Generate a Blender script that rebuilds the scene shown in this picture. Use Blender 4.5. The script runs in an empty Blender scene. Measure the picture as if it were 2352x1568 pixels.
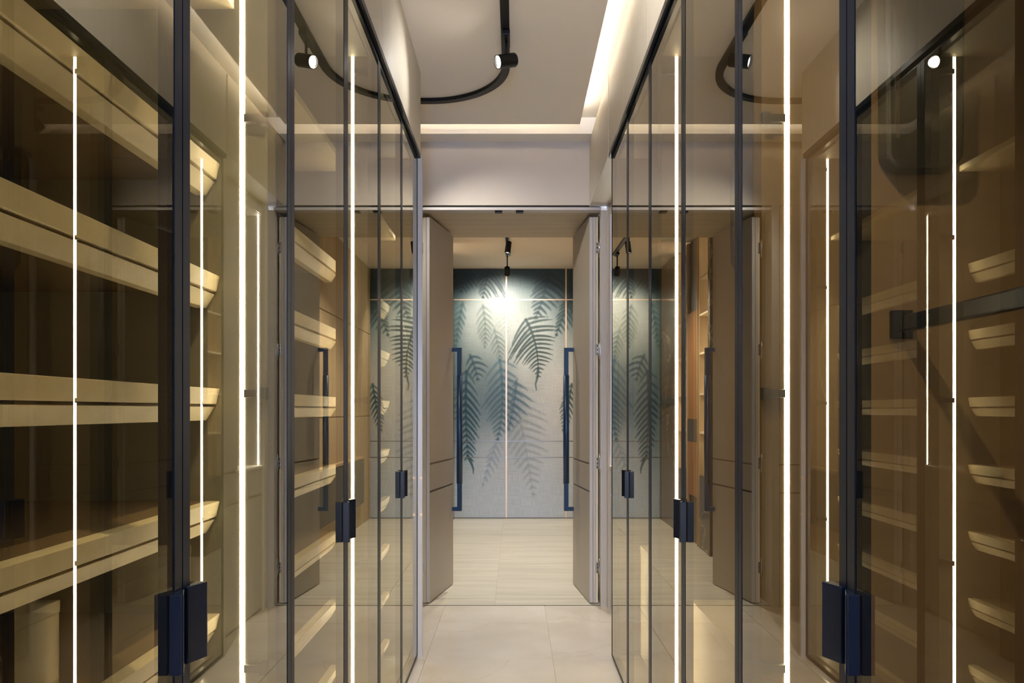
import bpy, math, random
import numpy as np
from mathutils import Vector, Matrix

random.seed(7)
sc = bpy.context.scene
COL = sc.collection

# ------------------------------------------------------------------ camera
CAM_H = 1.177
F_PX = 1700.0
cam = bpy.data.cameras.new('camera')
cam.sensor_width = 36.0
cam.lens = F_PX / 2352.0 * 36.0
cam.shift_x = -6.0 / 2352.0
cam.shift_y = 158.0 / 2352.0
cam.clip_start = 0.02
cam_o = bpy.data.objects.new('camera', cam)
COL.objects.link(cam_o)
cam_o.location = (0, 0, CAM_H)
cam_o.rotation_euler = (math.pi / 2, 0, 0)
sc.camera = cam_o

# ------------------------------------------------------------------ world, exposure
world = bpy.data.worlds.new('world')
sc.world = world
world.use_nodes = True
bg = world.node_tree.nodes['Background']
bg.inputs[0].default_value = (0.44, 0.60, 1.0, 1)
bg.inputs[1].default_value = 9.0

sc.view_settings.view_transform = 'Standard'
sc.view_settings.look = 'None'
sc.view_settings.gamma = 1.0
sc.view_settings.use_curve_mapping = False
sc.view_settings.exposure = 2.1
sc.cycles.use_denoising = True
sc.cycles.max_bounces = 16
sc.cycles.diffuse_bounces = 5
sc.cycles.glossy_bounces = 8
sc.cycles.transparent_max_bounces = 32
sc.cycles.caustics_reflective = False
sc.cycles.caustics_refractive = False
sc.cycles.blur_glossy = 0.5
sc.cycles.sample_clamp_indirect = 6.0

LED_L = 12.5        # radiance of the linear LEDs
COVE_L = 7.0
SPOT_W = 14.0

# ------------------------------------------------------------------ helpers
WL = {}             # world matrices of parents


def s2l(c):
    c = np.asarray(c, float) / 255.0
    return np.where(c <= 0.04045, c / 12.92, ((c + 0.055) / 1.055) ** 2.4)


def rgb(r, g, b):
    return tuple(float(v) for v in s2l((r, g, b))) + (1.0,)


def tag(o, label=None, cat=None, group=None, kind=None):
    if label:
        o['label'] = label
    if cat:
        o['category'] = cat
    if group:
        o['group'] = group
    if kind:
        o['kind'] = kind
    return o


def empty(name, loc, rz=0.0, parent=None):
    o = bpy.data.objects.new(name, None)
    o.empty_display_size = 0.1
    COL.objects.link(o)
    m = Matrix.Translation(Vector(loc)) @ Matrix.Rotation(rz, 4, 'Z')
    if parent is not None:
        o.parent = parent
        lm = WL[parent].inverted() @ m
    else:
        lm = m
    o.location = lm.to_translation()
    o.rotation_euler = lm.to_euler()
    WL[o] = m
    return o


def put(name, verts, faces, mat, parent=None, local=False, smooth=False, mats=None, midx=None):
    """verts in world coordinates (or the parent's own when local)"""
    v = np.array(verts, float)
    lo, hi = v.min(0), v.max(0)
    c = (lo + hi) / 2
    c[2] = lo[2]
    me = bpy.data.meshes.new(name)
    me.from_pydata((v - c).tolist(), [], faces)
    for m in (mats or [mat]):
        me.materials.append(m)
    if midx is not None:
        me.polygons.foreach_set('material_index', midx)
    if smooth:
        me.polygons.foreach_set('use_smooth', [True] * len(me.polygons))
    me.update()
    o = bpy.data.objects.new(name, me)
    COL.objects.link(o)
    M = Matrix.Translation(Vector(c))
    if parent is not None:
        o.parent = parent
        if local:
            o.location = c
            WL[o] = WL[parent] @ M
        else:
            lm = WL[parent].inverted() @ M
            o.location = lm.to_translation()
            o.rotation_euler = lm.to_euler()
            WL[o] = M
    else:
        o.location = c
        WL[o] = M
    return o


BOXF = [(0, 3, 2, 1), (4, 5, 6, 7), (0, 1, 5, 4), (1, 2, 6, 5), (2, 3, 7, 6), (3, 0, 4, 7)]


def boxv(x0, x1, y0, y1, z0, z1):
    x0, x1 = min(x0, x1), max(x0, x1)
    y0, y1 = min(y0, y1), max(y0, y1)
    z0, z1 = min(z0, z1), max(z0, z1)
    return [(x0, y0, z0), (x1, y0, z0), (x1, y1, z0), (x0, y1, z0),
            (x0, y0, z1), (x1, y0, z1), (x1, y1, z1), (x0, y1, z1)]


def bevel(o, w, seg=2):
    m = o.modifiers.new('edge', 'BEVEL')
    m.width = w
    m.segments = seg
    m.limit_method = 'ANGLE'
    return o


def box(name, x0, x1, y0, y1, z0, z1, mat, parent=None, local=False, bev=0.0):
    o = put(name, boxv(x0, x1, y0, y1, z0, z1), BOXF, mat, parent, local)
    if bev:
        bevel(o, bev)
    return o


def boxes(name, lst, mat, parent=None, local=False, bev=0.0):
    vs, fs = [], []
    for b in lst:
        n = len(vs)
        vs += boxv(*b)
        fs += [tuple(i + n for i in f) for f in BOXF]
    o = put(name, vs, fs, mat, parent, local)
    if bev:
        bevel(o, bev)
    return o


def prism(name, poly, axis, a, b, mat, parent=None, local=False, bev=0.0):
    """poly: 2D points; axis: the extrusion axis ('x','y','z')"""
    def p3(p, t):
        if axis == 'x':
            return (t, p[0], p[1])
        if axis == 'y':
            return (p[0], t, p[1])
        return (p[0], p[1], t)
    n = len(poly)
    vs = [p3(p, a) for p in poly] + [p3(p, b) for p in poly]
    area = sum(poly[i][0] * poly[(i + 1) % n][1] - poly[(i + 1) % n][0] * poly[i][1] for i in range(n))
    fs = [tuple(range(n)), tuple(reversed(range(n, 2 * n)))]
    fs += [(i, i + n, (i + 1) % n + n, (i + 1) % n) for i in range(n)]
    flip = (area > 0) == (axis in ('x', 'z'))
    if axis == 'y':
        flip = area < 0
    if flip:
        fs = [tuple(reversed(f)) for f in fs]
    o = put(name, vs, fs, mat, parent, local)
    if bev:
        bevel(o, bev)
    return o


def tube(name, p0, p1, r, mat, parent=None, seg=24, r1=None, caps=True, local=False):
    p0, p1 = Vector(p0), Vector(p1)
    d = (p1 - p0).normalized()
    u = d.orthogonal().normalized()
    w = d.cross(u)
    r1 = r if r1 is None else r1
    vs, fs = [], []
    for i in range(seg):
        a = 2 * math.pi * i / seg
        e = u * math.cos(a) + w * math.sin(a)
        vs.append(tuple(p0 + e * r))
    for i in range(seg):
        a = 2 * math.pi * i / seg
        e = u * math.cos(a) + w * math.sin(a)
        vs.append(tuple(p1 + e * r1))
    for i in range(seg):
        j = (i + 1) % seg
        fs.append((i, j, j + seg, i + seg))
    if caps:
        fs.append(tuple(reversed(range(seg))))
        fs.append(tuple(range(seg, 2 * seg)))
    o = put(name, vs, fs, mat, parent, local)
    for p in o.data.polygons:
        p.use_smooth = len(p.vertices) == 4
    return o


# ------------------------------------------------------------------ materials
def mat_new(name):
    m = bpy.data.materials.new(name)
    m.use_nodes = True
    nt = m.node_tree
    return m, nt, nt.nodes['Principled BSDF']


def plain(name, col, rough=0.5, metal=0.0, spec=0.5, var=0.06, scale=(3, 3, 3), bump=0.0, bscale=200.0, coat=0.0):
    """a colour with soft object-space variation and optional fine relief"""
    m, nt, b = mat_new(name)
    N = nt.nodes
    L = nt.links
    tc = N.new('ShaderNodeTexCoord')
    mp = N.new('ShaderNodeMapping')
    mp.inputs['Scale'].default_value = scale
    L.new(tc.outputs['Object'], mp.inputs['Vector'])
    nz = N.new('ShaderNodeTexNoise')
    nz.inputs['Scale'].default_value = 1.0
    nz.inputs['Detail'].default_value = 5
    L.new(mp.outputs[0], nz.inputs['Vector'])
    rp = N.new('ShaderNodeValToRGB')
    c = np.array(col[:3])
    rp.color_ramp.elements[0].position = 0.25
    rp.color_ramp.elements[1].position = 0.75
    rp.color_ramp.elements[0].color = tuple(c * (1 - var)) + (1,)
    rp.color_ramp.elements[1].color = tuple(np.minimum(c * (1 + var), 1)) + (1,)
    L.new(nz.outputs['Fac'], rp.inputs['Fac'])
    L.new(rp.outputs['Color'], b.inputs['Base Color'])
    b.inputs['Roughness'].default_value = rough
    b.inputs['Metallic'].default_value = metal
    b.inputs['Specular IOR Level'].default_value = spec
    b.inputs['Coat Weight'].default_value = coat
    if bump:
        n2 = N.new('ShaderNodeTexNoise')
        n2.inputs['Scale'].default_value = bscale
        n2.inputs['Detail'].default_value = 3
        L.new(tc.outputs['Object'], n2.inputs['Vector'])
        bp = N.new('ShaderNodeBump')
        bp.inputs['Strength'].default_value = bump
        bp.inputs['Distance'].default_value = 0.002
        L.new(n2.outputs['Fac'], bp.inputs['Height'])
        L.new(bp.outputs[0], b.inputs['Normal'])
    return m


def emis(name, col, strength):
    m, nt, b = mat_new(name)
    b.inputs['Base Color'].default_value = (0.8, 0.8, 0.8, 1)
    b.inputs['Emission Color'].default_value = col
    b.inputs['Emission Strength'].default_value = strength
    return m


def grain(name, c0, c1, scale, rough=0.5, coat=0.0, rnd=0.0):
    """streaky grain: noise stretched by scale in object space, shifted per object"""
    m, nt, b = mat_new(name)
    N, L = nt.nodes, nt.links
    tc = N.new('ShaderNodeTexCoord')
    oi = N.new('ShaderNodeObjectInfo')
    ad = N.new('ShaderNodeVectorMath')
    ad.operation = 'ADD'
    mu = N.new('ShaderNodeMath')
    mu.operation = 'MULTIPLY'
    mu.inputs[1].default_value = 37.0
    L.new(oi.outputs['Random'], mu.inputs[0])
    L.new(tc.outputs['Object'], ad.inputs[0])
    L.new(mu.outputs[0], ad.inputs[1])
    mp = N.new('ShaderNodeMapping')
    mp.inputs['Scale'].default_value = scale
    L.new(ad.outputs[0], mp.inputs['Vector'])
    nz = N.new('ShaderNodeTexNoise')
    nz.inputs['Scale'].default_value = 1.0
    nz.inputs['Detail'].default_value = 6
    nz.inputs['Roughness'].default_value = 0.6
    nz.inputs['Distortion'].default_value = 0.3
    L.new(mp.outputs[0], nz.inputs['Vector'])
    rp = N.new('ShaderNodeValToRGB')
    rp.color_ramp.elements[0].position = 0.3
    rp.color_ramp.elements[1].position = 0.7
    rp.color_ramp.elements[0].color = c0
    rp.color_ramp.elements[1].color = c1
    L.new(nz.outputs['Fac'], rp.inputs['Fac'])
    out = rp.outputs['Color']
    if rnd:
        hs = N.new('ShaderNodeHueSaturation')
        mr = N.new('ShaderNodeMapRange')
        mr.inputs['To Min'].default_value = 1 - rnd
        mr.inputs['To Max'].default_value = 1 + rnd
        L.new(oi.outputs['Random'], mr.inputs['Value'])
        L.new(mr.outputs[0], hs.inputs['Value'])
        L.new(out, hs.inputs['Color'])
        out = hs.outputs[0]
    L.new(out, b.inputs['Base Color'])
    b.inputs['Roughness'].default_value = rough
    b.inputs['Coat Weight'].default_value = coat
    return m


def veined(name, base, alt, vein, rough=0.15, vs=0.9, amount=0.5, rnd=0.03):
    """cloudy stone with thin veins"""
    m, nt, b = mat_new(name)
    N, L = nt.nodes, nt.links
    tc = N.new('ShaderNodeTexCoord')
    oi = N.new('ShaderNodeObjectInfo')
    mu = N.new('ShaderNodeMath')
    mu.operation = 'MULTIPLY'
    mu.inputs[1].default_value = 53.0
    L.new(oi.outputs['Random'], mu.inputs[0])
    ad = N.new('ShaderNodeVectorMath')
    ad.operation = 'ADD'
    L.new(tc.outputs['Object'], ad.inputs[0])
    L.new(mu.outputs[0], ad.inputs[1])
    n1 = N.new('ShaderNodeTexNoise')
    n1.inputs['Scale'].default_value = 2.6
    n1.inputs['Detail'].default_value = 6
    L.new(ad.outputs[0], n1.inputs['Vector'])
    mx = N.new('ShaderNodeMix')
    mx.data_type = 'RGBA'
    mx.inputs['A'].default_value = base
    mx.inputs['B'].default_value = alt
    r1 = N.new('ShaderNodeMapRange')
    r1.inputs['From Min'].default_value = 0.35
    r1.inputs['From Max'].default_value = 0.65
    L.new(n1.outputs['Fac'], r1.inputs['Value'])
    L.new(r1.outputs[0], mx.inputs['Factor'])
    n2 = N.new('ShaderNodeTexNoise')
    n2.inputs['Scale'].default_value = vs
    n2.inputs['Detail'].default_value = 8
    n2.inputs['Distortion'].default_value = 1.6
    L.new(ad.outputs[0], n2.inputs['Vector'])
    a1 = N.new('ShaderNodeMath')
    a1.operation = 'SUBTRACT'
    a1.inputs[1].default_value = 0.5
    L.new(n2.outputs['Fac'], a1.inputs[0])
    a2 = N.new('ShaderNodeMath')
    a2.operation = 'ABSOLUTE'
    L.new(a1.outputs[0], a2.inputs[0])
    r2 = N.new('ShaderNodeMapRange')
    r2.inputs['From Min'].default_value = 0.0
    r2.inputs['From Max'].default_value = 0.012
    r2.inputs['To Min'].default_value = amount
    r2.inputs['To Max'].default_value = 0.0
    L.new(a2.outputs[0], r2.inputs['Value'])
    m2 = N.new('ShaderNodeMix')
    m2.data_type = 'RGBA'
    m2.inputs['B'].default_value = vein
    L.new(r2.outputs[0], m2.inputs['Factor'])
    L.new(mx.outputs['Result'], m2.inputs['A'])
    hs = N.new('ShaderNodeHueSaturation')
    mr = N.new('ShaderNodeMapRange')
    mr.inputs['To Min'].default_value = 1 - rnd
    mr.inputs['To Max'].default_value = 1 + rnd
    L.new(oi.outputs['Random'], mr.inputs['Value'])
    L.new(mr.outputs[0], hs.inputs['Value'])
    L.new(m2.outputs['Result'], hs.inputs['Color'])
    L.new(hs.outputs[0], b.inputs['Base Color'])
    b.inputs['Roughness'].default_value = rough
    return m


def coated_glass(name, tint, refl, f0, f1, power):
    m = bpy.data.materials.new(name)
    m.use_nodes = True
    nt = m.node_tree
    nt.nodes.clear()
    N, L = nt.nodes, nt.links
    out = N.new('ShaderNodeOutputMaterial')
    tr = N.new('ShaderNodeBsdfTransparent')
    tr.inputs['Color'].default_value = tint
    if refl is None:
        L.new(tr.outputs[0], out.inputs['Surface'])
        return m
    gl = N.new('ShaderNodeBsdfGlossy')
    gl.inputs['Color'].default_value = refl
    gl.inputs['Roughness'].default_value = 0.0
    lw = N.new('ShaderNodeLayerWeight')
    lw.inputs['Blend'].default_value = 0.5
    pw = N.new('ShaderNodeMath')
    pw.operation = 'POWER'
    pw.inputs[1].default_value = power
    L.new(lw.outputs['Facing'], pw.inputs[0])
    mr = N.new('ShaderNodeMapRange')
    mr.inputs['To Min'].default_value = f0
    mr.inputs['To Max'].default_value = f1
    L.new(pw.outputs[0], mr.inputs['Value'])
    mx = N.new('ShaderNodeMixShader')
    L.new(mr.outputs[0], mx.inputs['Fac'])
    L.new(tr.outputs[0], mx.inputs[1])
    L.new(gl.outputs[0], mx.inputs[2])
    L.new(mx.outputs[0], out.inputs['Surface'])
    return m


def mural_mat():
    m, nt, b = mat_new('printed_wallcovering')
    N, L = nt.nodes, nt.links
    at = N.new('ShaderNodeVertexColor')
    at.layer_name = 'print'
    tc = N.new('ShaderNodeTexCoord')
    facs = []
    for sc_ in ((6, 1, 260), (220, 1, 8)):
        mp = N.new('ShaderNodeMapping')
        mp.inputs['Scale'].default_value = sc_
        L.new(tc.outputs['Object'], mp.inputs['Vector'])
        nz = N.new('ShaderNodeTexNoise')
        nz.inputs['Scale'].default_value = 1.0
        nz.inputs['Detail'].default_value = 2
        L.new(mp.outputs[0], nz.inputs['Vector'])
        facs.append(nz.outputs['Fac'])
    ad = N.new('ShaderNodeMath')
    ad.operation = 'ADD'
    L.new(facs[0], ad.inputs[0])
    L.new(facs[1], ad.inputs[1])
    mr = N.new('ShaderNodeMapRange')
    mr.inputs['From Min'].default_value = 0.6
    mr.inputs['From Max'].default_value = 1.4
    mr.inputs['To Min'].default_value = 0.78
    mr.inputs['To Max'].default_value = 1.22
    L.new(ad.outputs[0], mr.inputs['Value'])
    vm = N.new('ShaderNodeVectorMath')
    vm.operation = 'SCALE'
    L.new(at.outputs['Color'], vm.inputs[0])
    L.new(mr.outputs[0], vm.inputs['Scale'])
    L.new(vm.outputs[0], b.inputs['Base Color'])
    b.inputs['Roughness'].default_value = 0.55
    bp = N.new('ShaderNodeBump')
    bp.inputs['Strength'].default_value = 0.15
    bp.inputs['Distance'].default_value = 0.001
    L.new(ad.outputs[0], bp.inputs['Height'])
    L.new(bp.outputs[0], b.inputs['Normal'])
    return m


M_WALL = plain('beige_wall_paint', rgb(196, 184, 169), 0.7, var=0.02)
M_CEIL = plain('ceiling_paint', rgb(232, 222, 206), 0.8, var=0.015)
M_COVE = plain('cove_white_paint', rgb(235, 228, 215), 0.8, var=0.01)
M_FASCIA = plain('textured_fascia_laminate', rgb(196, 187, 172), 0.45, var=0.05, scale=(60, 60, 8), bump=0.25, bscale=380)
M_LACQ = plain('taupe_door_lacquer', rgb(166, 156, 141), 0.38, var=0.02)
M_LACQ2 = plain('greige_panel_lacquer', rgb(188, 180, 172), 0.35, var=0.02)
M_BLACK = plain('black_anodised_aluminium', (0.0012, 0.0028, 0.008, 1), 0.3, spec=0.10, var=0.05)  # bluish cast of reflected daylight is mixed into the black
M_HANDLE = plain('dark_cabinet_handle', (0.0014, 0.0036, 0.0105, 1), 0.25, spec=0.18, var=0.05)  # base colour carries the blue window reflection as well
M_TRACK = plain('black_track_metal', (0.004, 0.004, 0.004, 1), 0.4, spec=0.25, var=0.05)
M_NAVY = plain('navy_pull_handle', rgb(10, 46, 76), 0.35, var=0.04)
M_CARC = plain('olive_interior_board', rgb(122, 120, 106), 0.6, var=0.08, scale=(4, 4, 20))
M_CARCB = plain('brown_interior_board', rgb(108, 89, 69), 0.6, var=0.08, scale=(4, 4, 20))
M_SHELF = grain('pale_leather_look_shelf', rgb(212, 198, 164), rgb(228, 216, 184), (14, 14, 14), 0.5)
M_DRAW = plain('cream_drawer_front', rgb(205, 190, 158), 0.5, var=0.03)
M_LED = emis('linear_led', (1.0, 0.955, 0.84, 1), LED_L)
M_LEDC = emis('cove_led', (1.0, 0.96, 0.89, 1), COVE_L)
M_LENS = emis('spot_lens', (1.0, 0.95, 0.86, 1), 12.0)
M_CHROME = plain('satin_chrome', (0.55, 0.54, 0.52, 1), 0.25, metal=1.0, var=0.03)
M_HINGE = plain('dark_steel_hinge', (0.10, 0.095, 0.09, 1), 0.4, metal=1.0, var=0.03)
M_BOARD = plain('brown_shelf_board', rgb(112, 94, 66), 0.6, var=0.06, scale=(4, 20, 4))
M_BRASS = plain('rose_brass_inlay', rgb(222, 190, 158), 0.35, metal=0.35, var=0.03)
M_INLAY = plain('groove_inlay_metal', rgb(120, 112, 104), 0.3, metal=0.8, var=0.03)
M_DARKGAP = plain('dark_shadow_gap', (0.03, 0.028, 0.026, 1), 0.7, var=0.02)
M_GROUT = plain('tile_grout', rgb(188, 176, 158), 0.9, var=0.04)
M_TILE = veined('cream_marble_tile', rgb(224, 213, 197), rgb(210, 197, 178), rgb(194, 176, 150), 0.22, 0.8, 0.25)
M_STRIPE = grain('striated_stone_tile', rgb(184, 175, 156), rgb(214, 206, 188), (1.2, 26, 1), 0.32, rnd=0.03)
M_OAK = grain('light_oak_veneer', rgb(168, 140, 104), rgb(188, 162, 124), (14, 14, 0.9), 0.5)
M_OAKH = grain('oak_soffit_veneer', rgb(168, 152, 124), rgb(190, 174, 146), (0.9, 22, 14), 0.5)
M_MARBLE = veined('dark_brown_marble', rgb(72, 60, 48), rgb(58, 48, 39), rgb(150, 134, 112), 0.15, 0.7, 0.7)
M_SLAT = grain('warm_wood_slat', rgb(150, 102, 58), rgb(178, 128, 80), (30, 30, 2), 0.45)
M_CONSOLE = plain('dark_console_lacquer', rgb(82, 70, 58), 0.4, var=0.04)
M_NICHE = plain('cream_niche_lining', rgb(222, 205, 170), 0.6, var=0.02)
M_PLASTIC = plain('black_lift_housing', (0.012, 0.012, 0.012, 1), 0.45, var=0.05)
M_WINFR = plain('white_window_frame', rgb(230, 230, 228), 0.4, var=0.02)
M_GLASS = coated_glass('bronze_reflective_glass', (0.70, 0.645, 0.495, 1), (0.96, 0.915, 0.80, 1), 0.12, 0.95, 3.0)
M_GLASSB = coated_glass('bronze_glass_body', (0.92, 0.88, 0.80, 1), None, 0, 0, 0)
M_MURAL = mural_mat()

# ------------------------------------------------------------------ key dimensions
G = 0.463            # glass plane to either side of the aisle
CEIL = 2.79          # lower ceiling plate
UP = 2.885           # upper ceiling inside the cove
DOOR_T = 2.375
END_Y = 4.45         # end wall face
THR = 4.466
MUR_Y = 8.07
FAR_CEIL = 2.72


def structure(o):
    o['kind'] = 'structure'
    return o


# ------------------------------------------------------------------ floor
fl = structure(box('floor', -2.6, 1.10, -2.2, THR, -0.12, -0.004, M_GROUT))
tag(fl, 'aisle floor of large cream marble tiles between the glass wardrobes')
xs = [-2.82 + 0.6 * i for i in range(8)]
ys = [-2.50 + 0.6 * i for i in range(12)]
for xa in xs:
    for ya in ys:
        x0, x1 = max(xa + 0.0012, -2.6), min(xa + 0.6 - 0.0012, 1.10)
        y0, y1 = max(ya + 0.0012, -2.2), min(ya + 0.6 - 0.0012, THR - 0.004)
        if x1 - x0 < 0.02 or y1 - y0 < 0.02:
            continue
        if y1 < 0.5 and (x0 > 0.5 or x1 < -0.5):
            continue
        if y1 < 3.4 and (x0 > 0.62 or x1 < -0.62):
            continue
        box('tile', x0, x1, y0, y1, -0.004, 0.0, M_TILE, fl)
box('threshold_strip', -0.66, 0.56, THR - 0.006, THR + 0.006, -0.004, 0.0005, M_DARKGAP, fl)

ff = structure(box('floor_far_room', -2.6, 1.2, THR, 8.3, -0.12, -0.004, M_GROUT))
tag(ff, 'far room floor of striated pale stone tiles up to the fern mural')
ya = THR + 0.004
for i, y1 in enumerate([5.12, 5.72, 6.32, 6.92, 7.52, 8.12]):
    for j in range(5):
        x0 = -2.34 + (0.0 if i % 2 == 0 else 0.10) * 0 + j * 0.9 - 0.54 + 0.06
        x1 = x0 + 0.9
        box('tile', x0 + 0.001, min(x1, 1.2) - 0.001, ya + 0.001, y1 - 0.001, -0.004, 0.0, M_STRIPE, ff)
    ya = y1

# ------------------------------------------------------------------ ceiling
ce = structure(box('ceiling', -2.6, 0.368, -2.2, 4.174, CEIL, CEIL + 0.03, M_CEIL))
tag(ce, 'lowered ceiling plate with a light slot along its edge')
structure(box('ceiling_upper', -2.6, 0.66, -2.2, 4.47, UP, UP + 0.05, M_COVE))
structure(box('trim_1', -2.6, 0.66, 4.318, 4.47, CEIL, UP, M_COVE))
structure(box('trim_2', 0.62, 0.66, -2.2, 4.318, 2.40, UP, M_COVE))
# cove LED strips lie on the plate, hidden behind its edge
cl = box('cove_light_strip', 0.325, 0.345, -1.0, 4.12, CEIL + 0.03, CEIL + 0.038, M_LEDC)
tag(cl, 'warm cove light strip on the ceiling plate along its slot above the hanging wardrobes', 'light strip', 'cove light strips')
cl = box('cove_light_strip', -2.4, 0.28, 3.98, 4.00, CEIL + 0.03, CEIL + 0.038, M_LEDC)
tag(cl, 'warm cove light strip on the ceiling plate along its slot above the double doors', 'light strip', 'cove light strips')

# ------------------------------------------------------------------ shell around
structure(box('wall_left', -0.56, -0.47, -2.2, 0.525, 0, UP, M_WALL))
structure(box('wall_right', 0.47, 0.62, -2.2, 0.525, 0, UP, M_WALL))
# rear wall with a window behind the camera
rw = structure(boxes('wall_rear', [(-0.56, 0.62, -2.3, -2.2, 0, 0.6), (-0.56, 0.62, -2.3, -2.2, 2.3, UP),
                                   (-0.56, -0.38, -2.3, -2.2, 0.6, 2.3), (0.38, 0.62, -2.3, -2.2, 0.6, 2.3)], M_WALL))
win = structure(boxes('window_1', [(-0.38, -0.34, -2.28, -2.22, 0.6, 2.3), (0.34, 0.38, -2.28, -2.22, 0.6, 2.3),
                                   (-0.34, 0.34, -2.28, -2.22, 0.6, 0.64), (-0.34, 0.34, -2.28, -2.22, 2.26, 2.3)], M_WINFR))
# left passage in front of the end wall
structure(box('wall_passage_end', -2.65, -2.6, 3.4, 4.47, 0, UP, M_WALL))
structure(box('wall_passage_side', -2.6, -1.09, 3.45, 3.53, 0, UP, M_WALL))

# end wall: header, left panels, right return
ew = structure(box('wall_end', -2.6, 0.66, END_Y, 5.12, 2.41, CEIL, M_WALL))
tag(ew, 'plain beige wall above the open double doors')
structure(box('trim_3', -0.614, 0.516, END_Y + 0.015, 4.50, 2.394, 2.4095, M_DARKGAP))  # recess over the door head, its shade put into the dark colour
tag(structure(box('trim_4', -0.62, 0.519, 4.437, 4.50, 2.3775, 2.394, M_LACQ2)), 'door head casing strip')
lw = structure(box('wall_end_left', -2.6, -0.66, END_Y + 0.012, 5.12, 0, 2.41, M_LACQ2))
for z0, z1 in ((0.012, 0.676), (0.684, 0.846), (0.854, 2.404)):
    box('panel', -2.6, -0.665, END_Y - 0.004, END_Y + 0.012, z0, z1, M_LACQ2, lw)
for z in (0.68, 0.85):
    box('inlay', -2.6, -0.665, END_Y + 0.004, END_Y + 0.013, z - 0.004, z + 0.004, M_INLAY, lw)
structure(box('trim_5', -0.66, -0.615, 4.437, 4.55, 0, 2.41, M_LACQ2))
structure(box('trim_6', 0.517, 0.557, 4.437, 4.50, 0, 2.3765, M_LACQ2))
structure(box('trim_7', 0.552, 0.570, 4.376, 4.445, 0, 2.3985, M_LACQ2))
structure(box('wall_reveal_left', -0.66, -0.615, 4.55, 5.12, 0, 2.377, M_OAK))
structure(box('wall_reveal_right', 0.520, 0.66, 4.50, 5.12, 0, 2.377, M_LACQ2))
sf = structure(box('ceiling_doorway', -0.614, 0.519, 4.501, 5.14, 2.392, 2.4095, M_OAKH))
tag(sf, 'oak boarded soffit inside the doorway')
for y0, y1 in ((4.501, 4.672), (4.675, 5.14)):
    box('board', -0.614, 0.519, y0, y1, 2.377, 2.392, M_OAKH, sf)
for x in (-0.097, 0.030):
    box('door_catch', x - 0.022, x + 0.022, 4.447, 4.487, 2.369, 2.377, M_BLACK, sf)

# right return between the wardrobes and the end wall: panels and a lit niche
rt = structure(box('wall_niche', 0.578, 1.05, 3.552, 4.44, 0, 0.0, M_LACQ2) if False else
               boxes('wall_niche', [(0.578, 1.05, 3.552, 4.436, 0, 0.84),          # cupboard body
                                    (0.578, 1.05, 3.552, 3.99, 0.84, 2.40),        # solid part
                                    (0.578, 1.05, 4.385, 4.436, 0.84, 2.40),
                                    (0.578, 1.05, 3.99, 4.385, 2.33, 2.40),
                                    (1.02, 1.05, 3.99, 4.385, 0.84, 2.33)], M_LACQ2))
tag(rt, 'greige return with a lit niche between the wardrobes and the doors')
for z0, z1 in ((0.012, 0.672), (0.690, 0.838)):
    box('panel', 0.568, 0.578, 3.553, 4.375, z0, z1, M_LACQ2, rt)
box('panel', 0.568, 0.578, 3.553, 3.989, 0.856, 2.398, M_LACQ2, rt)
box('panel', 0.568, 0.578, 3.992, 4.375, 2.333, 2.398, M_LACQ2, rt)
box('counter', 0.560, 1.019, 3.991, 4.384, 0.840, 0.852, M_COVE, rt)
box('led_strip', 0.590, 0.596, 4.3835, 4.3848, 0.856, 2.328, M_LED, rt)
tag(structure(box('wall_right_header', 0.45, 0.62, 3.552, END_Y - 0.001, 2.40, CEIL, M_FASCIA)),
    'smooth wall above the niche next to the double doors')

# ------------------------------------------------------------------ wardrobes
HINGE_Z = (2.30, 1.75, 1.21, 0.67)


def glass_door(parent, s, y0, y1, handle_at_far):
    """aluminium framed door; the frame is the door mesh, pane and handle hang on it"""
    st, dp = 0.022, 0.022
    fx0, fx1 = s * (G - 0.001), s * (G + dp)
    z0, z1 = 0.010, DOOR_T
    d = boxes('glass_door', [(fx0, fx1, y0, y0 + st, z0, z1), (fx0, fx1, y1 - st, y1, z0, z1),
                             (fx0, fx1, y0 + st, y1 - st, z0, z0 + 0.012),
                             (fx0, fx1, y0 + st, y1 - st, z1 - 0.012, z1)], M_BLACK, parent)
    v = boxv(s * G, s * (G + 0.004), y0 + st, y1 - st, z0 + 0.012, z1 - 0.012)
    front = 5 if s > 0 else 3
    idx = [0 if i == front else 1 for i in range(6)]
    put('pane', v, BOXF, None, d, mats=[M_GLASS, M_GLASSB], midx=idx)
    # pull: a wedge that flares out from the meeting edge
    e, q = (y1 - 0.004, -1) if handle_at_far else (y0 + 0.004, 1)
    pts = [(G - 0.001, e), (G - 0.006, e), (G - 0.0195, e + q * 0.032), (G - 0.0185, e + q * 0.036), (G - 0.001, e + q * 0.036)]
    prism('handle', [(s * a, b) for a, b in pts], 'z', 0.822, 0.930, M_HANDLE, d, bev=0.001)
    return d


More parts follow.
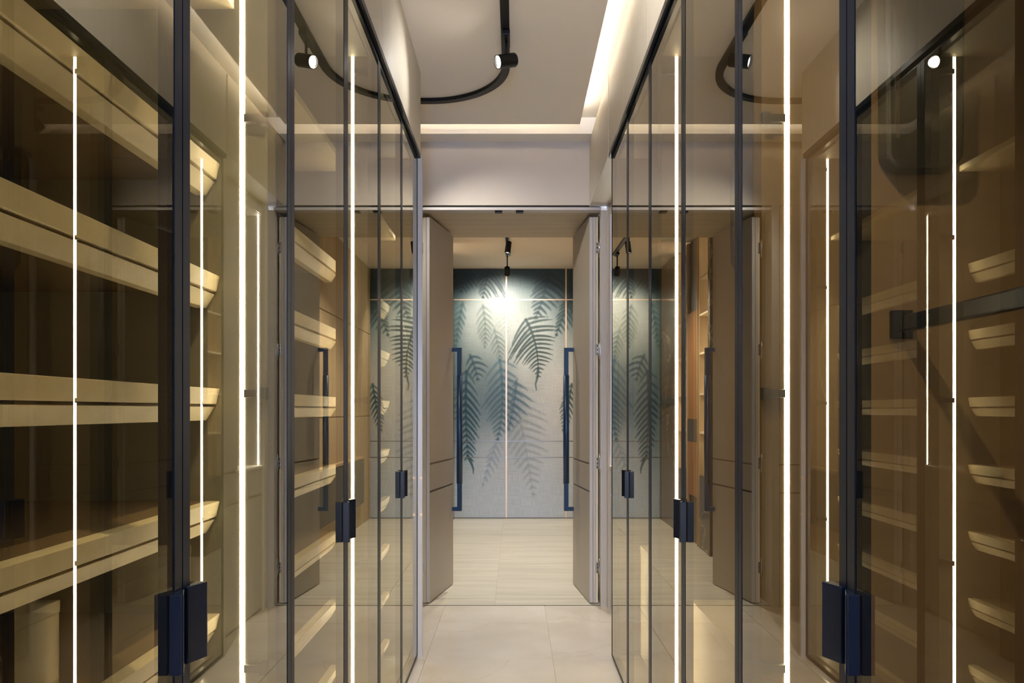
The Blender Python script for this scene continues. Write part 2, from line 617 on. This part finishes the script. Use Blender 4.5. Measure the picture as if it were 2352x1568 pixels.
def wardrobe(k, s, label, group):
    y0, y1 = 0.53 + k, 1.53 + k
    t = empty('wardrobe', (s * 0.77, (y0 + y1) / 2, 0))
    tag(t, label, 'wardrobe', group)
    xi, xo = s * 0.490, s * 1.06
    FY = y1 - 0.062          # near face of the far side
    mc = M_CARC if s < 0 else M_CARCB
    box('side_panel', xi, xo, y0 + 0.001, y0 + 0.020, 0.0, 2.374, mc, t)
    box('side_panel', xi, xo, FY, y1 - 0.001, 0.0, 2.374, mc, t)
    box('back_panel', s * 1.06, s * 1.075, y0 + 0.001, y1 - 0.001, 0.0, 2.374, mc, t)
    box('top_panel', xi, xo, y0 + 0.020, FY, 2.356, 2.374, mc, t)
    box('bottom_panel', xi, xo, y0 + 0.020, FY, 0.0, 0.030, mc, t)
    # black header profile and the closed panel above
    box('header_profile', s * 0.4485, s * 0.49, y0, y1, 2.378, 2.3985, M_BLACK, t)
    box('upper_panel', s * 0.45, s * 0.475, y0 + 0.0012, y1 - 0.0012, 2.40, CEIL, M_FASCIA, t)
    box('led_strip', s * 0.535, s * 0.545, FY - 0.0008, FY, 0.031, 2.355, M_LED, t)
    box('led_strip', s * 0.535, s * 0.545, y0 + 0.020, y0 + 0.0208, 0.031, 2.355, M_LED, t)  # unseen second strip facing away, added to even out the interior light
    ym = (y0 + y1) / 2
    glass_door(t, s, y0 + 0.001, ym - 0.0015, True)
    glass_door(t, s, ym + 0.0015, y1 - 0.001, False)
    for hz in HINGE_Z:
        boxes('hinge', [(s * 0.488, s * 0.531, FY - 0.018, FY, hz - 0.008, hz + 0.008),
                        (s * 0.486, s * 0.500, FY - 0.020, FY, hz - 0.012, hz + 0.012)], M_HINGE, t, bev=0.001)
    return t, y0, y1, FY


def shoe_fill(t, s, y0, FY):
    for i in range(8):
        zt = 1.665 - 0.2225 * i
        b = box('shelf', s * 0.612, s * 1.059, y0 + 0.021, FY - 0.001, zt - 0.031, zt, M_BOARD, t)
        prism('front_edge', [(s * 0.584, zt), (s * 0.591, zt - 0.031), (s * 0.612, zt - 0.031), (s * 0.612, zt)],
              'y', y0 + 0.021, FY - 0.001, M_SHELF, b, bev=0.0012)
        prism('lower_rail', [(s * 0.594, zt - 0.036), (s * 0.611, zt - 0.063), (s * 0.632, zt - 0.063), (s * 0.632, zt - 0.0315), (s * 0.618, zt - 0.0315), (s * 0.618, zt - 0.036)],
              'y', y0 + 0.021, FY - 0.001, M_SHELF, b, bev=0.0012)
    box('hat_shelf', s * 0.556, s * 1.059, y0 + 0.021, FY - 0.001, 1.972, 1.990, M_SHELF, t)


def hang_fill(t, s, y0, FY, lift, rail):
    ya, yb = y0 + 0.021, FY - 0.001
    box('chest_body', s * 0.605, s * 1.059, ya, yb, 0.031, 0.506, M_DRAW, t)
    box('chest_top', s * 0.588, s * 1.059, ya, yb, 0.506, 0.546, M_DRAW, t, bev=0.001)
    for z0, z1 in ((0.285, 0.5035), (0.034, 0.282)):
        box('drawer', s * 0.590, s * 0.605, ya + 0.002, yb - 0.002, z0, z1, M_DRAW, t, bev=0.001)
    if lift:
        # rounded black housing of the wardrobe lift on the far side
        pts = []
        xa, xb, zb, zt, r = 0.718, 0.866, 1.642, 2.26, 0.035
        for a in range(0, 91, 15):
            pts.append((xb - r + r * math.sin(math.radians(a)), zb + r - r * math.cos(math.radians(a))))
        pts += [(xb + 0.004, zt), (xa - 0.004, zt)]
        for a in range(90, -1, -15):
            pts.append((xa + r - r * math.sin(math.radians(a)), zb + r - r * math.cos(math.radians(a))))
        pts = [(s * x, z) for x, z in pts]
        h = prism('lift_housing', pts, 'y', FY - 0.045, FY - 0.001, M_PLASTIC, t, bev=0.006)
        box('slot', s * 0.732, s * 0.740, FY - 0.047, FY - 0.044, 1.70, 2.20, M_CHROME, h)
    if rail:
        r = box('hanging_rail', s * 0.753, s * 0.773, ya + 0.01, FY - 0.012, 1.330, 1.362, M_BLACK, t, bev=0.004)
        for yy in ((ya, ya + 0.012), (FY - 0.013, FY - 0.001)):
            box('bracket', s * 0.742, s * 0.784, yy[0], yy[1], 1.318, 1.374, M_BLACK, r, bev=0.002)


WL_LAB = ('glass-fronted wardrobe of lit shoe shelves nearest the viewer, opposite the hanging rail',
          'glass-fronted wardrobe of lit shoe shelves in the middle of its row of three',
          'glass-fronted wardrobe of lit shoe shelves closest to the double doors')
WR_LAB = ('glass-fronted hanging wardrobe with black rail and drawers nearest the viewer',
          'glass-fronted hanging wardrobe with drawers in the middle of its row of three',
          'glass-fronted hanging wardrobe with drawers closest to the double doors')
for k in range(3):
    t, y0, y1, FY = wardrobe(k, -1, WL_LAB[k], 'shoe wardrobes along the aisle')
    shoe_fill(t, -1, y0, FY)
    if k == 2:
        ep = box('end_panel', -1.075, -0.441, 3.531, 3.549, 0.0, 2.386, M_LACQ2, t)
        for z in (0.68, 0.855):
            box('inlay', -0.452, -0.4405, 3.5295, 3.5495, z - 0.006, z + 0.006, M_BRASS, ep)
        # loose supply cable of the LED strip
        cp = [(-0.533 + 0.036 * math.sin(math.pi * i / 14), FY - 0.006, 1.625 - 0.415 * i / 14) for i in range(15)]
        vs, fs = [], []
        for px_, py_, pz_ in cp:
            vs += [(px_ + 0.0014 * math.cos(a), py_ + 0.0014 * math.sin(a), pz_) for a in (0, 1.57, 3.14, 4.71)]
        for i in range(14):
            fs += [(4 * i + k2, 4 * i + (k2 + 1) % 4, 4 * i + 4 + (k2 + 1) % 4, 4 * i + 4 + k2) for k2 in range(4)]
        put('cable', vs, fs, M_SHELF, t)
        box('upper_end', -1.075, -0.4505, 3.531, 3.545, 2.387, CEIL, M_FASCIA, t)
    t, y0, y1, FY = wardrobe(k, 1, WR_LAB[k], 'hanging wardrobes along the aisle')
    hang_fill(t, 1, y0, FY, k < 2, k == 0)
    if k == 2:
        box('end_panel', 0.464, 1.075, 3.531, 3.549, 0.0, 2.386, M_LACQ2, t)

# ------------------------------------------------------------------ double doors
def door_leaf(name, near, far, outward, label):
    """near/far: corners of the face seen from the aisle; thickness goes outward (+1: to +x)"""
    p, q = Vector(near), Vector(far)
    d = (q - p)
    w = d.length
    rz = math.atan2(d.y, d.x) - math.pi / 2       # local +y runs along the leaf
    t = empty(name, (p.x, p.y, 0), rz)
    t['kind'] = 'structure'
    t['label'] = label
    o = outward
    th = 0.052
    box('core', o * 0.006, o * (th - 0.006), 0.004, w - 0.002, 0.008, 2.352, M_LACQ, t, local=True)
    for z0, z1 in ((0.006, 0.674), (0.686, 0.844), (0.856, 2.357)):
        box('panel', 0, o * 0.0061, 0, w, z0, z1, M_LACQ, t, local=True, bev=0.001)
        box('panel', o * (th - 0.0061), o * th, 0, w, z0, z1, M_LACQ, t, local=True, bev=0.001)
    for z in (0.68, 0.85):
        box('inlay', o * 0.0035, o * 0.0062, -0.0005, w + 0.0015, z - 0.0055, z + 0.0055, M_INLAY, t, local=True)
    box('edge_lip', o * 0.000, o * 0.019, -0.006, 0.0, 0.008, 2.352, M_LACQ2, t, local=True)
    box('edge_band', o * 0.021, o * 0.036, -0.009, 0.004, 0.006, 2.352, M_LACQ2, t, local=True)
    box('edge_strip', o * 0.038, o * 0.051, -0.006, 0.004, 0.006, 2.352, M_NICHE, t, local=True)
    # tall pull handle on the aisle side
    yb = w - 0.02
    hh = boxes('pull_handle', [(-o * 0.044, -o * 0.0, yb - 0.012, yb + 0.012, 1.572, 1.598),
                               (-o * 0.044, -o * 0.0, yb - 0.012, yb + 0.012, 0.500, 0.526),
                               (-o * 0.064, -o * 0.036, yb - 0.012, yb + 0.012, 0.500, 1.598)], M_NAVY, t, local=True, bev=0.001)
    g = tube('grip', (-o * 0.050, yb, 0.685), (-o * 0.050, yb, 1.412), 0.020, M_NAVY, t, local=True)
    for z in (2.165, 1.545, 0.855 + 0.0, 0.22):
        h = boxes('hinge', [(o * 0.040, o * 0.062, -0.009, -0.005, z - 0.034, z + 0.034)], M_CHROME, t, local=True, bev=0.002)
        tube('knuckle', (o * 0.062, -0.008, z - 0.056), (o * 0.062, -0.008, z + 0.056), 0.0055, M_CHROME, t, seg=12, local=True)
        for dz in (-0.024, 0.0, 0.024):
            tube('screw', (o * 0.047, -0.0105, z + dz), (o * 0.047, -0.0085, z + dz), 0.004, M_DARKGAP, t, seg=10, local=True)
    return t


door_leaf('door_1', (-0.517, 4.507), (-0.416, 5.015), -1, 'taupe door leaf with navy pull handle, hinged on the shoe wardrobe side')
door_leaf('door_2', (0.456, 4.507), (0.395, 5.015), 1, 'taupe door leaf with navy pull handle, hinged on the niche side')

# ------------------------------------------------------------------ far room
structure(box('ceiling_far_room', -2.6, 1.2, 5.12, 8.2, FAR_CEIL, FAR_CEIL + 0.05, M_CEIL))
structure(box('wall_far_lintel', -2.6, 1.2, 5.12, 5.14, 2.41, FAR_CEIL, M_WALL))
wr = structure(box('wall_far_right', 0.665, 0.72, 5.12, MUR_Y, 0, FAR_CEIL, M_OAK))
tag(wr, 'oak panelled side wall of the far room')
for y0, y1 in ((5.14, 5.80), (5.805, 6.7), (6.705, 7.4), (7.405, MUR_Y - 0.005)):
    for z0, z1 in ((0.0, 1.115), (1.12, 2.0), (2.005, FAR_CEIL)):
        box('panel', 0.65, 0.665, y0, y1, z0 + 0.002, z1 - 0.002, M_OAK, wr)
structure(box('wall_far_left', -1.9, -1.85, 5.12, 8.2, 0, FAR_CEIL, M_WALL))
structure(box('wall_far_front', -1.85, -0.66, 5.12, 5.16, 0, 2.41, M_WALL))

# ---- mural: the print is computed in pixels of the wall, one value per grid point
def mural_print(x0, x1, y0, y1):
    """colour (sRGB 0-255) sampled on a pixel grid of the wall; 1 unit = 4.747 mm"""
    W, H = x1 - x0, y1 - y0
    X, Y = np.meshgrid(np.arange(x0, x1 + 1, dtype=float), np.arange(y0, y1 + 1, dtype=float))
    light = np.array([186, 186, 176.0])
    cool = np.array([172, 178, 182.0])
    f = np.clip((Y - 860) / 260, 0, 1)[..., None]
    img = light * (1 - f) + cool * f

    def blob(cx, cy, rx, ry, col, a):
        nonlocal img
        g = np.exp(-(((X - cx) / rx) ** 2 + ((Y - cy) / ry) ** 2))[..., None] * a
        img = img * (1 - g) + np.array(col, float) * g
    teal = (34, 56, 60)
    for b in [(1190, 600, 190, 46, teal, .75), (1310, 640, 60, 70, teal, .7), (1040, 640, 60, 60, teal, .8), (1060, 622, 60, 45, teal, .85), (1120, 610, 60, 32, teal, .8), (1255, 622, 60, 75, teal, .9),
              (1215, 625, 45, 50, teal, .7), (1320, 660, 45, 130, teal, .85), (1040, 760, 22, 190, (48, 74, 74), .8),
              (1060, 900, 28, 120, (66, 92, 98), .6), (1130, 870, 60, 80, (92, 108, 106), .5),
              (1095, 930, 60, 60, (96, 116, 124), .5), (1150, 940, 60, 70, (90, 112, 120), .5),
              (1270, 880, 50, 40, (206, 202, 192), .5), (1260, 960, 50, 70, (206, 204, 198), .4),
              (1200, 850, 26, 60, (200, 198, 186), .5), (1235, 790, 60, 60, (130, 136, 128), .35),
              (960, 700, 60, 160, teal, .6), (985, 950, 40, 160, (70, 96, 102), .6), (1400, 760, 60, 220, teal, .6),
              (1440, 1000, 60, 120, (80, 104, 108), .5), (900, 900, 60, 300, (70, 96, 102), .5),
              (1285, 720, 18, 60, (120, 128, 122), .4), (1085, 835, 60, 50, (104, 118, 112), .65), (1120, 910, 70, 60, (104, 120, 122), .55),
              (1110, 760, 50, 60, (140, 146, 132), .5), (1060, 990, 40, 90, (104, 126, 132), .5), (1215, 700, 40, 40, (120, 128, 116), .5),
              (1190, 1040, 60, 80, (158, 162, 164), .5), (1235, 870, 30, 40, (150, 154, 148), .4)]:
        blob(*b)

    def stroke(pts, r0, r1, col, a, soft):
        """tapered soft stroke along a polyline"""
        nonlocal img
        pts = np.array(pts, float)
        m = max(r0, r1) + soft * 2 + 1
        xa, xb = int(max(pts[:, 0].min() - m, x0)), int(min(pts[:, 0].max() + m, x1))
        ya_, yb_ = int(max(pts[:, 1].min() - m, y0)), int(min(pts[:, 1].max() + m, y1))
        if xb <= xa or yb_ <= ya_:
            return
        sl = (slice(ya_ - y0, yb_ - y0 + 1), slice(xa - x0, xb - x0 + 1))
        x, y = X[sl], Y[sl]
        best = np.full(x.shape, 1e9)
        n = len(pts) - 1
        for i in range(n):
            p, q = pts[i], pts[i + 1]
            d = q - p
            L2 = d @ d + 1e-9
            t = np.clip(((x - p[0]) * d[0] + (y - p[1]) * d[1]) / L2, 0, 1)
            dist = np.hypot(x - p[0] - t * d[0], y - p[1] - t * d[1])
            u = (i + t) / n
            r = r0 + (r1 - r0) * u
            best = np.minimum(best, dist - r)
        k = np.clip(0.5 - best / (2 * soft), 0, 1)
        k = (k * k * (3 - 2 * k) * a)[..., None]
        img[sl] = img[sl] * (1 - k) + np.array(col, float) * k

    rng = np.random.RandomState(5)

    def frond(P, n, lenL, lenR, angL, angR, col, a, soft, wid, droop=(.35, .35), tail=0.0, peak=0.3, fade=0.5):
        """P: quadratic bezier of the rachis from stem to tip"""
        P = np.array(P, float)

        def bz(t):
            return (1 - t) ** 2 * P[0] + 2 * t * (1 - t) * P[1] + t * t * P[2]
        ts = np.linspace(0.05, 1, 24)
        stroke([bz(t) for t in ts], wid * 0.45, 0.6, col, a * .8, soft * 0.9)
        for i in range(n):
            u0 = (i + 0.5) / n
            t = u0 ** 0.86
            p = bz(t)
            d = bz(min(t + .02, 1.0)) - bz(t - .02)
            d /= np.hypot(*d) + 1e-9
            prof = (0.7 + 0.3 * t / peak) if t < peak else max(0.08, 1 - ((t - peak) / (1 - peak)) ** 1.25 * (1 - tail))
            al = a * (1 - fade * max(0, 1 - t / 0.35)) * (0.85 + 0.15 * rng.rand())
            w_ = wid * (0.45 + 0.55 * prof)
            for sgn, ln, ang, dr in ((-1, lenL, angL, droop[0]), (1, lenR, angR, droop[1])):
                if ln <= 0:
                    continue
                th = math.radians(ang + rng.uniform(-4, 4)) * (1 if sgn < 0 else -1)
                c, s_ = math.cos(th), math.sin(th)
                e = np.array([d[0] * c - d[1] * s_, d[0] * s_ + d[1] * c])
                L_ = ln * prof * (0.86 + 0.28 * rng.rand())
                q = [p + e * L_ * u + np.array([0, 1.0]) * dr * L_ * u * u for u in (0, .2, .4, .6, .8, 1)]
                stroke(q, w_ * 0.5, w_ * 0.12, col, al, soft)
                stroke(q[1:5], w_ * 0.5, w_ * 0.34, col, al * 0.6, soft)

    dk = (40, 56, 56)
    # misty fronds behind
    frond([(1176, 870), (1204, 1000), (1226, 1142)], 15, 56, 66, 52, 66, (136, 143, 144), .8, 3.2, 7.4, (.12, .14))
    frond([(1146, 1000), (1130, 1045), (1107, 1120)], 8, 16, 28, 45, 55, (132, 144, 152), .85, 2.6, 5.5, (.3, .3))
    frond([(1108, 695), (1118, 750), (1113, 800)], 9, 24, 24, 55, 60, (92, 104, 94), .65, 2.8, 5.4, (.45, .45))
    frond([(1134, 752), (1146, 790), (1149, 832)], 7, 22, 22, 55, 60, (94, 106, 98), .7, 2.6, 5.2, (.45, .45))
    frond([(1158, 712), (1160, 735), (1166, 764)], 5, 36, 24, 78, 60, (150, 154, 140), .7, 2.4, 4.4, (.6, .4))
    frond([(1146, 815), (1164, 920), (1142, 1014)], 13, 56, 50, 52, 66, (66, 92, 102), .85, 2.8, 7.2, (.25, .2))
    frond([(1186, 868), (1184, 930), (1166, 992)], 8, 12, 42, 50, 70, (70, 94, 108), .8, 2.4, 6.6, (.2, .2))
    frond([(1078, 812), (1092, 840), (1098, 876)], 5, 22, 32, 66, 80, (48, 70, 78), .9, 2.4, 6.0, (.5, .5), fade=.2)
    frond([(1064, 690), (1052, 740), (1046, 800)], 8, 26, 18, 55, 50, (52, 76, 76), .7, 3.0, 6.0, (.3, .3))
    # darker fronds in front
    frond([(1126, 604), (1118, 640), (1108, 686)], 8, 28, 44, 60, 70, dk, .88, 2.6, 6.4, (.6, .6), fade=.2)
    frond([(1070, 606), (1066, 640), (1058, 672)], 6, 32, 32, 70, 70, (36, 54, 58), .8, 3.0, 7.0, (.45, .45), fade=.1)
    frond([(1262, 600), (1258, 670), (1228, 734)], 10, 40, 50, 58, 76, (34, 50, 52), .9, 3.0, 8.4, (.3, .25), fade=.1)
    frond([(1320, 676), (1298, 710), (1276, 774)], 9, 26, 42, 50, 66, (38, 56, 56), .9, 2.4, 7.2, (.35, .3), fade=.2)
    frond([(1334, 596), (1328, 660), (1312, 724)], 8, 32, 30, 60, 60, (36, 54, 54), .8, 2.6, 7.0, (.3, .3))
    frond([(1204, 728), (1240, 785), (1236, 868)], 15, 64, 66, 74, 82, (46, 60, 55), .97, 1.0, 6.8, (.46, .20), peak=.16, fade=.25)
    stroke([(1236, 848), (1234, 868), (1230, 882), (1232, 896)], 2.8, 0.9, (58, 76, 76), .9, 1.1)
    frond([(1072, 840), (1066, 960), (1076, 1054)], 14, 32, 44, 58, 48, (32, 64, 74), .92, 1.9, 6.8, (.2, .25), tail=.28)
    stroke([(1074, 1046), (1082, 1062), (1087, 1076), (1087, 1087)], 3.6, 0.9, (40, 70, 76), .9, 1.2)
    frond([(1314, 876), (1306, 930), (1292, 992)], 10, 28, 28, 50, 50, (46, 72, 72), .92, 1.3, 5.0, (.3, .3))
    # beyond the doorway (seen in the glass)
    frond([(985, 640), (1000, 720), (990, 820)], 12, 50, 50, 60, 66, dk, .9, 1.8, 6.6, (.3, .3))
    frond([(1010, 890), (1002, 980), (1012, 1085)], 12, 40, 34, 55, 55, (40, 72, 80), .9, 1.6, 6.0, (.25, .25))
    frond([(940, 850), (950, 950), (944, 1060)], 12, 50, 46, 55, 60, (70, 98, 106), .85, 2.2, 6.4, (.25, .25))
    frond([(880, 660), (890, 760), (884, 860)], 12, 50, 46, 55, 60, (60, 88, 92), .85, 2.2, 6.4, (.25, .25))
    return np.clip(img, 0, 255)


PX0, PX1, PY0, PY1 = 780, 1330, 617, 1190
PRINT = mural_print(PX0, PX1, PY0, PY1)
U = MUR_Y / F_PX


def mx(px):
    return (px - 1182) * U


def mz(py):
    return CAM_H + (942 - py) * U


wb = structure(box('wall_back', mx(PX0), mx(PX1) + 0.05, MUR_Y + 0.006, MUR_Y + 0.12, 0, FAR_CEIL, M_DARKGAP))
tag(wb, 'far wall panelled with a misty teal fern mural and slim brass inlays')
VX = [780, 888, 1026, 1163, 1300, 1330]
HY = [617, 688, 1013, 1050, 1190]
STEP = 1.25
for i in range(len(VX) - 1):
    for j in range(len(HY) - 1):
        xa, xb = VX[i] + (0.9 if i else 0), VX[i + 1] - 0.9
        ya_, yb_ = HY[j] + (0.8 if j else 0), HY[j + 1] - (0.8 if j < 3 else 0.6)
        nx, ny = int((xb - xa) / STEP) + 1, int((yb_ - ya_) / STEP) + 1
        gx, gy = np.linspace(xa, xb, nx + 1), np.linspace(ya_, yb_, ny + 1)
        GX, GY = np.meshgrid(gx, gy)
        vv = np.stack([mx(GX), np.full_like(GX, MUR_Y), mz(GY)], -1).reshape(-1, 3)
        idx = np.arange((nx + 1) * (ny + 1)).reshape(ny + 1, nx + 1)
        fs = np.stack([idx[:-1, :-1], idx[1:, :-1], idx[1:, 1:], idx[:-1, 1:]], -1).reshape(-1, 4)
        c = np.array([(vv[:, 0].min() + vv[:, 0].max()) / 2, MUR_Y, vv[:, 2].min()])
        # give the sheet its thickness: a rim going back to the wall
        rim = np.concatenate([idx[0, :], idx[1:, -1], idx[-1, -2::-1], idx[-2:0:-1, 0]])
        back = vv[rim].copy()
        back[:, 1] += 0.006
        nb = len(rim)
        base = len(vv)
        rf = np.stack([rim, np.roll(rim, -1), base + np.roll(np.arange(nb), -1), base + np.arange(nb)], -1)
        allv = np.concatenate([vv, back])
        allf = np.concatenate([fs, rf])
        me = bpy.data.meshes.new('mural_panel')
        me.from_pydata((allv - c).tolist(), [], allf.tolist())
        me.materials.append(M_MURAL)
        fx = np.clip(GX - PX0, 0, PX1 - PX0 - 1e-3)
        fy = np.clip(GY - PY0, 0, PY1 - PY0 - 1e-3)
        ix, iy = fx.astype(int), fy.astype(int)
        tx, ty = (fx - ix)[..., None], (fy - iy)[..., None]
        cc = (PRINT[iy, ix] * (1 - tx) * (1 - ty) + PRINT[iy, ix + 1] * tx * (1 - ty)
              + PRINT[iy + 1, ix] * (1 - tx) * ty + PRINT[iy + 1, ix + 1] * tx * ty).reshape(-1, 3)
        cc = np.concatenate([cc, cc[rim]])
        at = me.color_attributes.new('print', 'FLOAT_COLOR', 'POINT')
        at.data.foreach_set('color', np.concatenate([s2l(cc), np.ones((len(cc), 1))], 1).astype(np.float32).ravel())
        me.update()
        o = bpy.data.objects.new('mural_panel', me)
        COL.objects.link(o)
        o.parent = wb
        o.location = WL[wb].inverted() @ Vector(c)
for px in VX[1:-1]:
    box('brass_inlay', mx(px) - 0.0085, mx(px) + 0.0085, MUR_Y - 0.002, MUR_Y + 0.006, 0.004, FAR_CEIL, M_BRASS, wb)
for py in HY[1:-1]:
    hw = 0.006 if py < 800 else 0.004
    for i in range(len(VX) - 1):
        box('brass_inlay', mx(VX[i]) + 0.008, mx(VX[i + 1]) - 0.008, MUR_Y - 0.001, MUR_Y + 0.006, mz(py) - hw, mz(py) + hw,
            M_BRASS if py < 800 else M_INLAY, wb)
structure(box('baseboard_back', mx(PX0), 0.65, MUR_Y - 0.006, MUR_Y - 0.0025, 0.0, 0.006, M_DARKGAP))

# ---- display unit on the left of the far room
du = empty('display_unit', (-0.8, 7.0, 0))
tag(du, 'built-in display unit with marble post, lit shelves and wood slats beside the fern mural', 'shelving unit')
XF = -0.655
box('marble_post', -0.95, XF + 0.010, 5.955, 6.02, 0, 2.70, M_MARBLE, du)
box('back_panel', -1.02, -1.0, 6.02, MUR_Y - 0.01, 0, 2.70, M_NICHE, du)
for y in (6.34, 6.40, 6.76, 6.80, 7.22):
    box('upright', -1.0, XF, y, y + 0.02, 0, 2.70, M_OAK, du)
for ya_, yb_ in ((6.02, 6.34), (6.82, 7.22)):
    for z in (0.985, 1.315, 1.66, 1.99, 2.306):
        box('shelf', -1.0, XF - 0.004, ya_, yb_, z - 0.008, z + 0.008, M_NICHE, du)
    box('base_cupboard', -1.0, XF, ya_, yb_, 0.0, 0.62, M_MARBLE, du)
    box('led_strip', -0.995, -0.985, ya_ + 0.01, ya_ + 0.02, 0.64, 2.68, M_LED, du)
box('slat_backing', -1.0, XF - 0.02, 6.42, 6.76, 0.0, 2.70, M_CONSOLE, du)
for i in range(11):
    y = 6.425 + i * 0.0305
    box('slat', XF - 0.02, XF, y, y + 0.022, 0.42, 0.90, M_SLAT, du)
    box('slat', XF - 0.02, XF, y, y + 0.022, 1.10, 2.05, M_SLAT, du)
box('band', XF - 0.02, XF + 0.002, 6.42, 6.76, 0.90, 1.10, M_CONSOLE, du)
box('end_cladding', -1.0, XF, 7.24, MUR_Y - 0.01, 0.0, 2.70, M_MARBLE, du)

# ---- console along the oak wall
co = empty('wall_console', (0.62, 6.6, 0.24))
tag(co, 'dark floating console mounted on the oak wall of the far room', 'console')
box('body', 0.606, 0.649, 5.65, 7.50, 0.24, 0.69, M_CONSOLE, co)
box('top', 0.596, 0.649, 5.64, 7.51, 0.69, 0.712, M_OAK, co)
for y0, y1 in ((5.66, 6.57), (6.58, 7.49)):
    box('drawer', 0.598, 0.606, y0, y1, 0.25, 0.685, M_CONSOLE, co)

# ------------------------------------------------------------------ tracks and spotlights
def ribbon_track(name, path, w, z0, z1, label):
    vs, fs = [], []
    n = len(path)
    for i, p in enumerate(path):
        a = path[max(i - 1, 0)]
        b = path[min(i + 1, n - 1)]
        d = Vector((b[0] - a[0], b[1] - a[1])).normalized()
        nx, ny = -d.y, d.x
        for sgn, z in ((1, z1), (1, z0), (-1, z0), (-1, z1)):
            vs.append((p[0] + sgn * nx * w / 2, p[1] + sgn * ny * w / 2, z))
    for i in range(n - 1):
        a, b = 4 * i, 4 * i + 4
        for k in range(4):
            l = (k + 1) % 4
            fs.append((a + k, b + k, b + l, a + l))
    fs.append((0, 1, 2, 3))
    fs.append(tuple(4 * (n - 1) + k for k in (3, 2, 1, 0)))
    o = put(name, vs, fs, M_TRACK)
    tag(o, label, 'light track')
    return o


TX = -0.040
path = [(TX, -1.5), (TX, 3.40)]
cx_, cy_, r_ = TX - 0.40, 3.44, 0.40
path += [(cx_ + r_ * math.cos(math.radians(a)), cy_ + r_ * math.sin(math.radians(a))) for a in range(0, 91, 5)]
path += [(-2.3, 3.84)]
trk = ribbon_track('ceiling_track', path, 0.036, CEIL - 0.018, CEIL, 'black ceiling track bending away over the aisle')
# slots of the track underside
ribbon = None
trf = ribbon_track('ceiling_track', [(-0.085, 5.5), (-0.055, 7.30)], 0.034, FAR_CEIL - 0.020, FAR_CEIL, 'black ceiling track in the far room before the fern mural')


def spotlight(pos, d, ztrack, label, group, watts, cone=60, blend=0.6, length=0.088, r=0.0285, stem=None):
    d = Vector(d).normalized()
    p = Vector(pos)
    t = empty('spotlight', (p.x, p.y, p.z))
    tag(t, label, 'spotlight', group)
    a, b = p - d * length * 0.5, p + d * length * 0.5
    # hollow barrel: outer wall, rim and inner reflector
    seg = 32
    u = d.orthogonal().normalized()
    w = d.cross(u)
    rings = [(a, r * 0.94), (a + d * 0.003, r), (b, r), (b, r * 0.90), (b - d * 0.010, r * 0.80)]
    vs, fs = [], []
    for c, rr in rings:
        for i in range(seg):
            an = 2 * math.pi * i / seg
            vs.append(tuple(c + (u * math.cos(an) + w * math.sin(an)) * rr))
    for k in range(len(rings) - 1):
        for i in range(seg):
            j = (i + 1) % seg
            fs.append((k * seg + i, k * seg + j, (k + 1) * seg + j, (k + 1) * seg + i))
    fs.append(tuple(reversed(range(seg))))
    put('barrel', vs, fs, M_TRACK, t, smooth=False)
    tube('lens', b - d * 0.014, b - d * 0.0098, r * 0.82, M_LENS, t, seg=28)
    sx, sy = (p.x, p.y) if stem is None else stem
    tube('stem', (sx, sy, p.z), (sx, sy, ztrack - 0.018), 0.006, M_TRACK, t, seg=12)
    box('adapter', sx - 0.016, sx + 0.016, sy - 0.06, sy + 0.06, ztrack - 0.038, ztrack - 0.018, M_TRACK, t, bev=0.002)
    li = bpy.data.lights.new('spot_beam', 'SPOT')
    li.energy = watts
    li.color = (1.0, 0.975, 0.91)
    li.spot_size = math.radians(cone)
    li.spot_blend = blend
    li.shadow_soft_size = 0.02
    lo = bpy.data.objects.new('spot_beam', li)
    COL.objects.link(lo)
    lo.parent = t
    q = b + d * 0.004
    lo.location = q - p
    lo.rotation_euler = d.to_track_quat('-Z', 'Y').to_euler()
    return t


GS = 'track spotlights'
spotlight((-0.036, 3.16, 2.668), (-0.80, -0.42, -0.30), CEIL, 'black track spotlight lit and tilted towards the shoe wardrobes',
          GS, SPOT_W * 0.20, cone=70, blend=1.0)
spotlight((-0.040, 2.10, 2.668), (0.85, 0.45, -0.40), CEIL, 'black track spotlight tilted towards the hanging wardrobes',
          GS, SPOT_W * 0.28, cone=95, blend=1.0)
spotlight((-0.040, 0.70, 2.668), (0.1, 0.62, -1.0), CEIL, 'unseen track spotlight added above the viewer to light the aisle floor',
          GS, SPOT_W * 4.6, cone=84, blend=0.8)  # out of view, added to lift the floor brightness
spotlight((-0.64, 3.84, 2.668), (0.55, 0.42, -0.70), CEIL, 'black track spotlight in the side passage before the end wall',
          GS, SPOT_W * 0.75, cone=100, blend=1.0)
spotlight((-0.056, 6.40, 2.585), (-0.12, -0.05, -1.0), FAR_CEIL, 'lit black spotlight hanging halfway along the far room track',
          GS, SPOT_W * 1.8, cone=110, blend=0.8, r=0.025, length=0.10, stem=(-0.066, 6.42))
spotlight((-0.072, 7.20, 2.53), (0.0, 0.70, -0.62), FAR_CEIL, 'black spotlight at the track end aimed at the fern mural',
          GS, SPOT_W * 1.15, cone=108, blend=0.5, r=0.026, length=0.085)
spotlight((-0.075, 5.80, 2.60), (0.05, 0.1, -1.0), FAR_CEIL, 'unseen spotlight added just inside the doorway to brighten the far room',
          GS, SPOT_W * 2.2, cone=120, blend=0.8, r=0.025, length=0.10)  # hidden behind the lintel, added as extra light for floor and ceiling
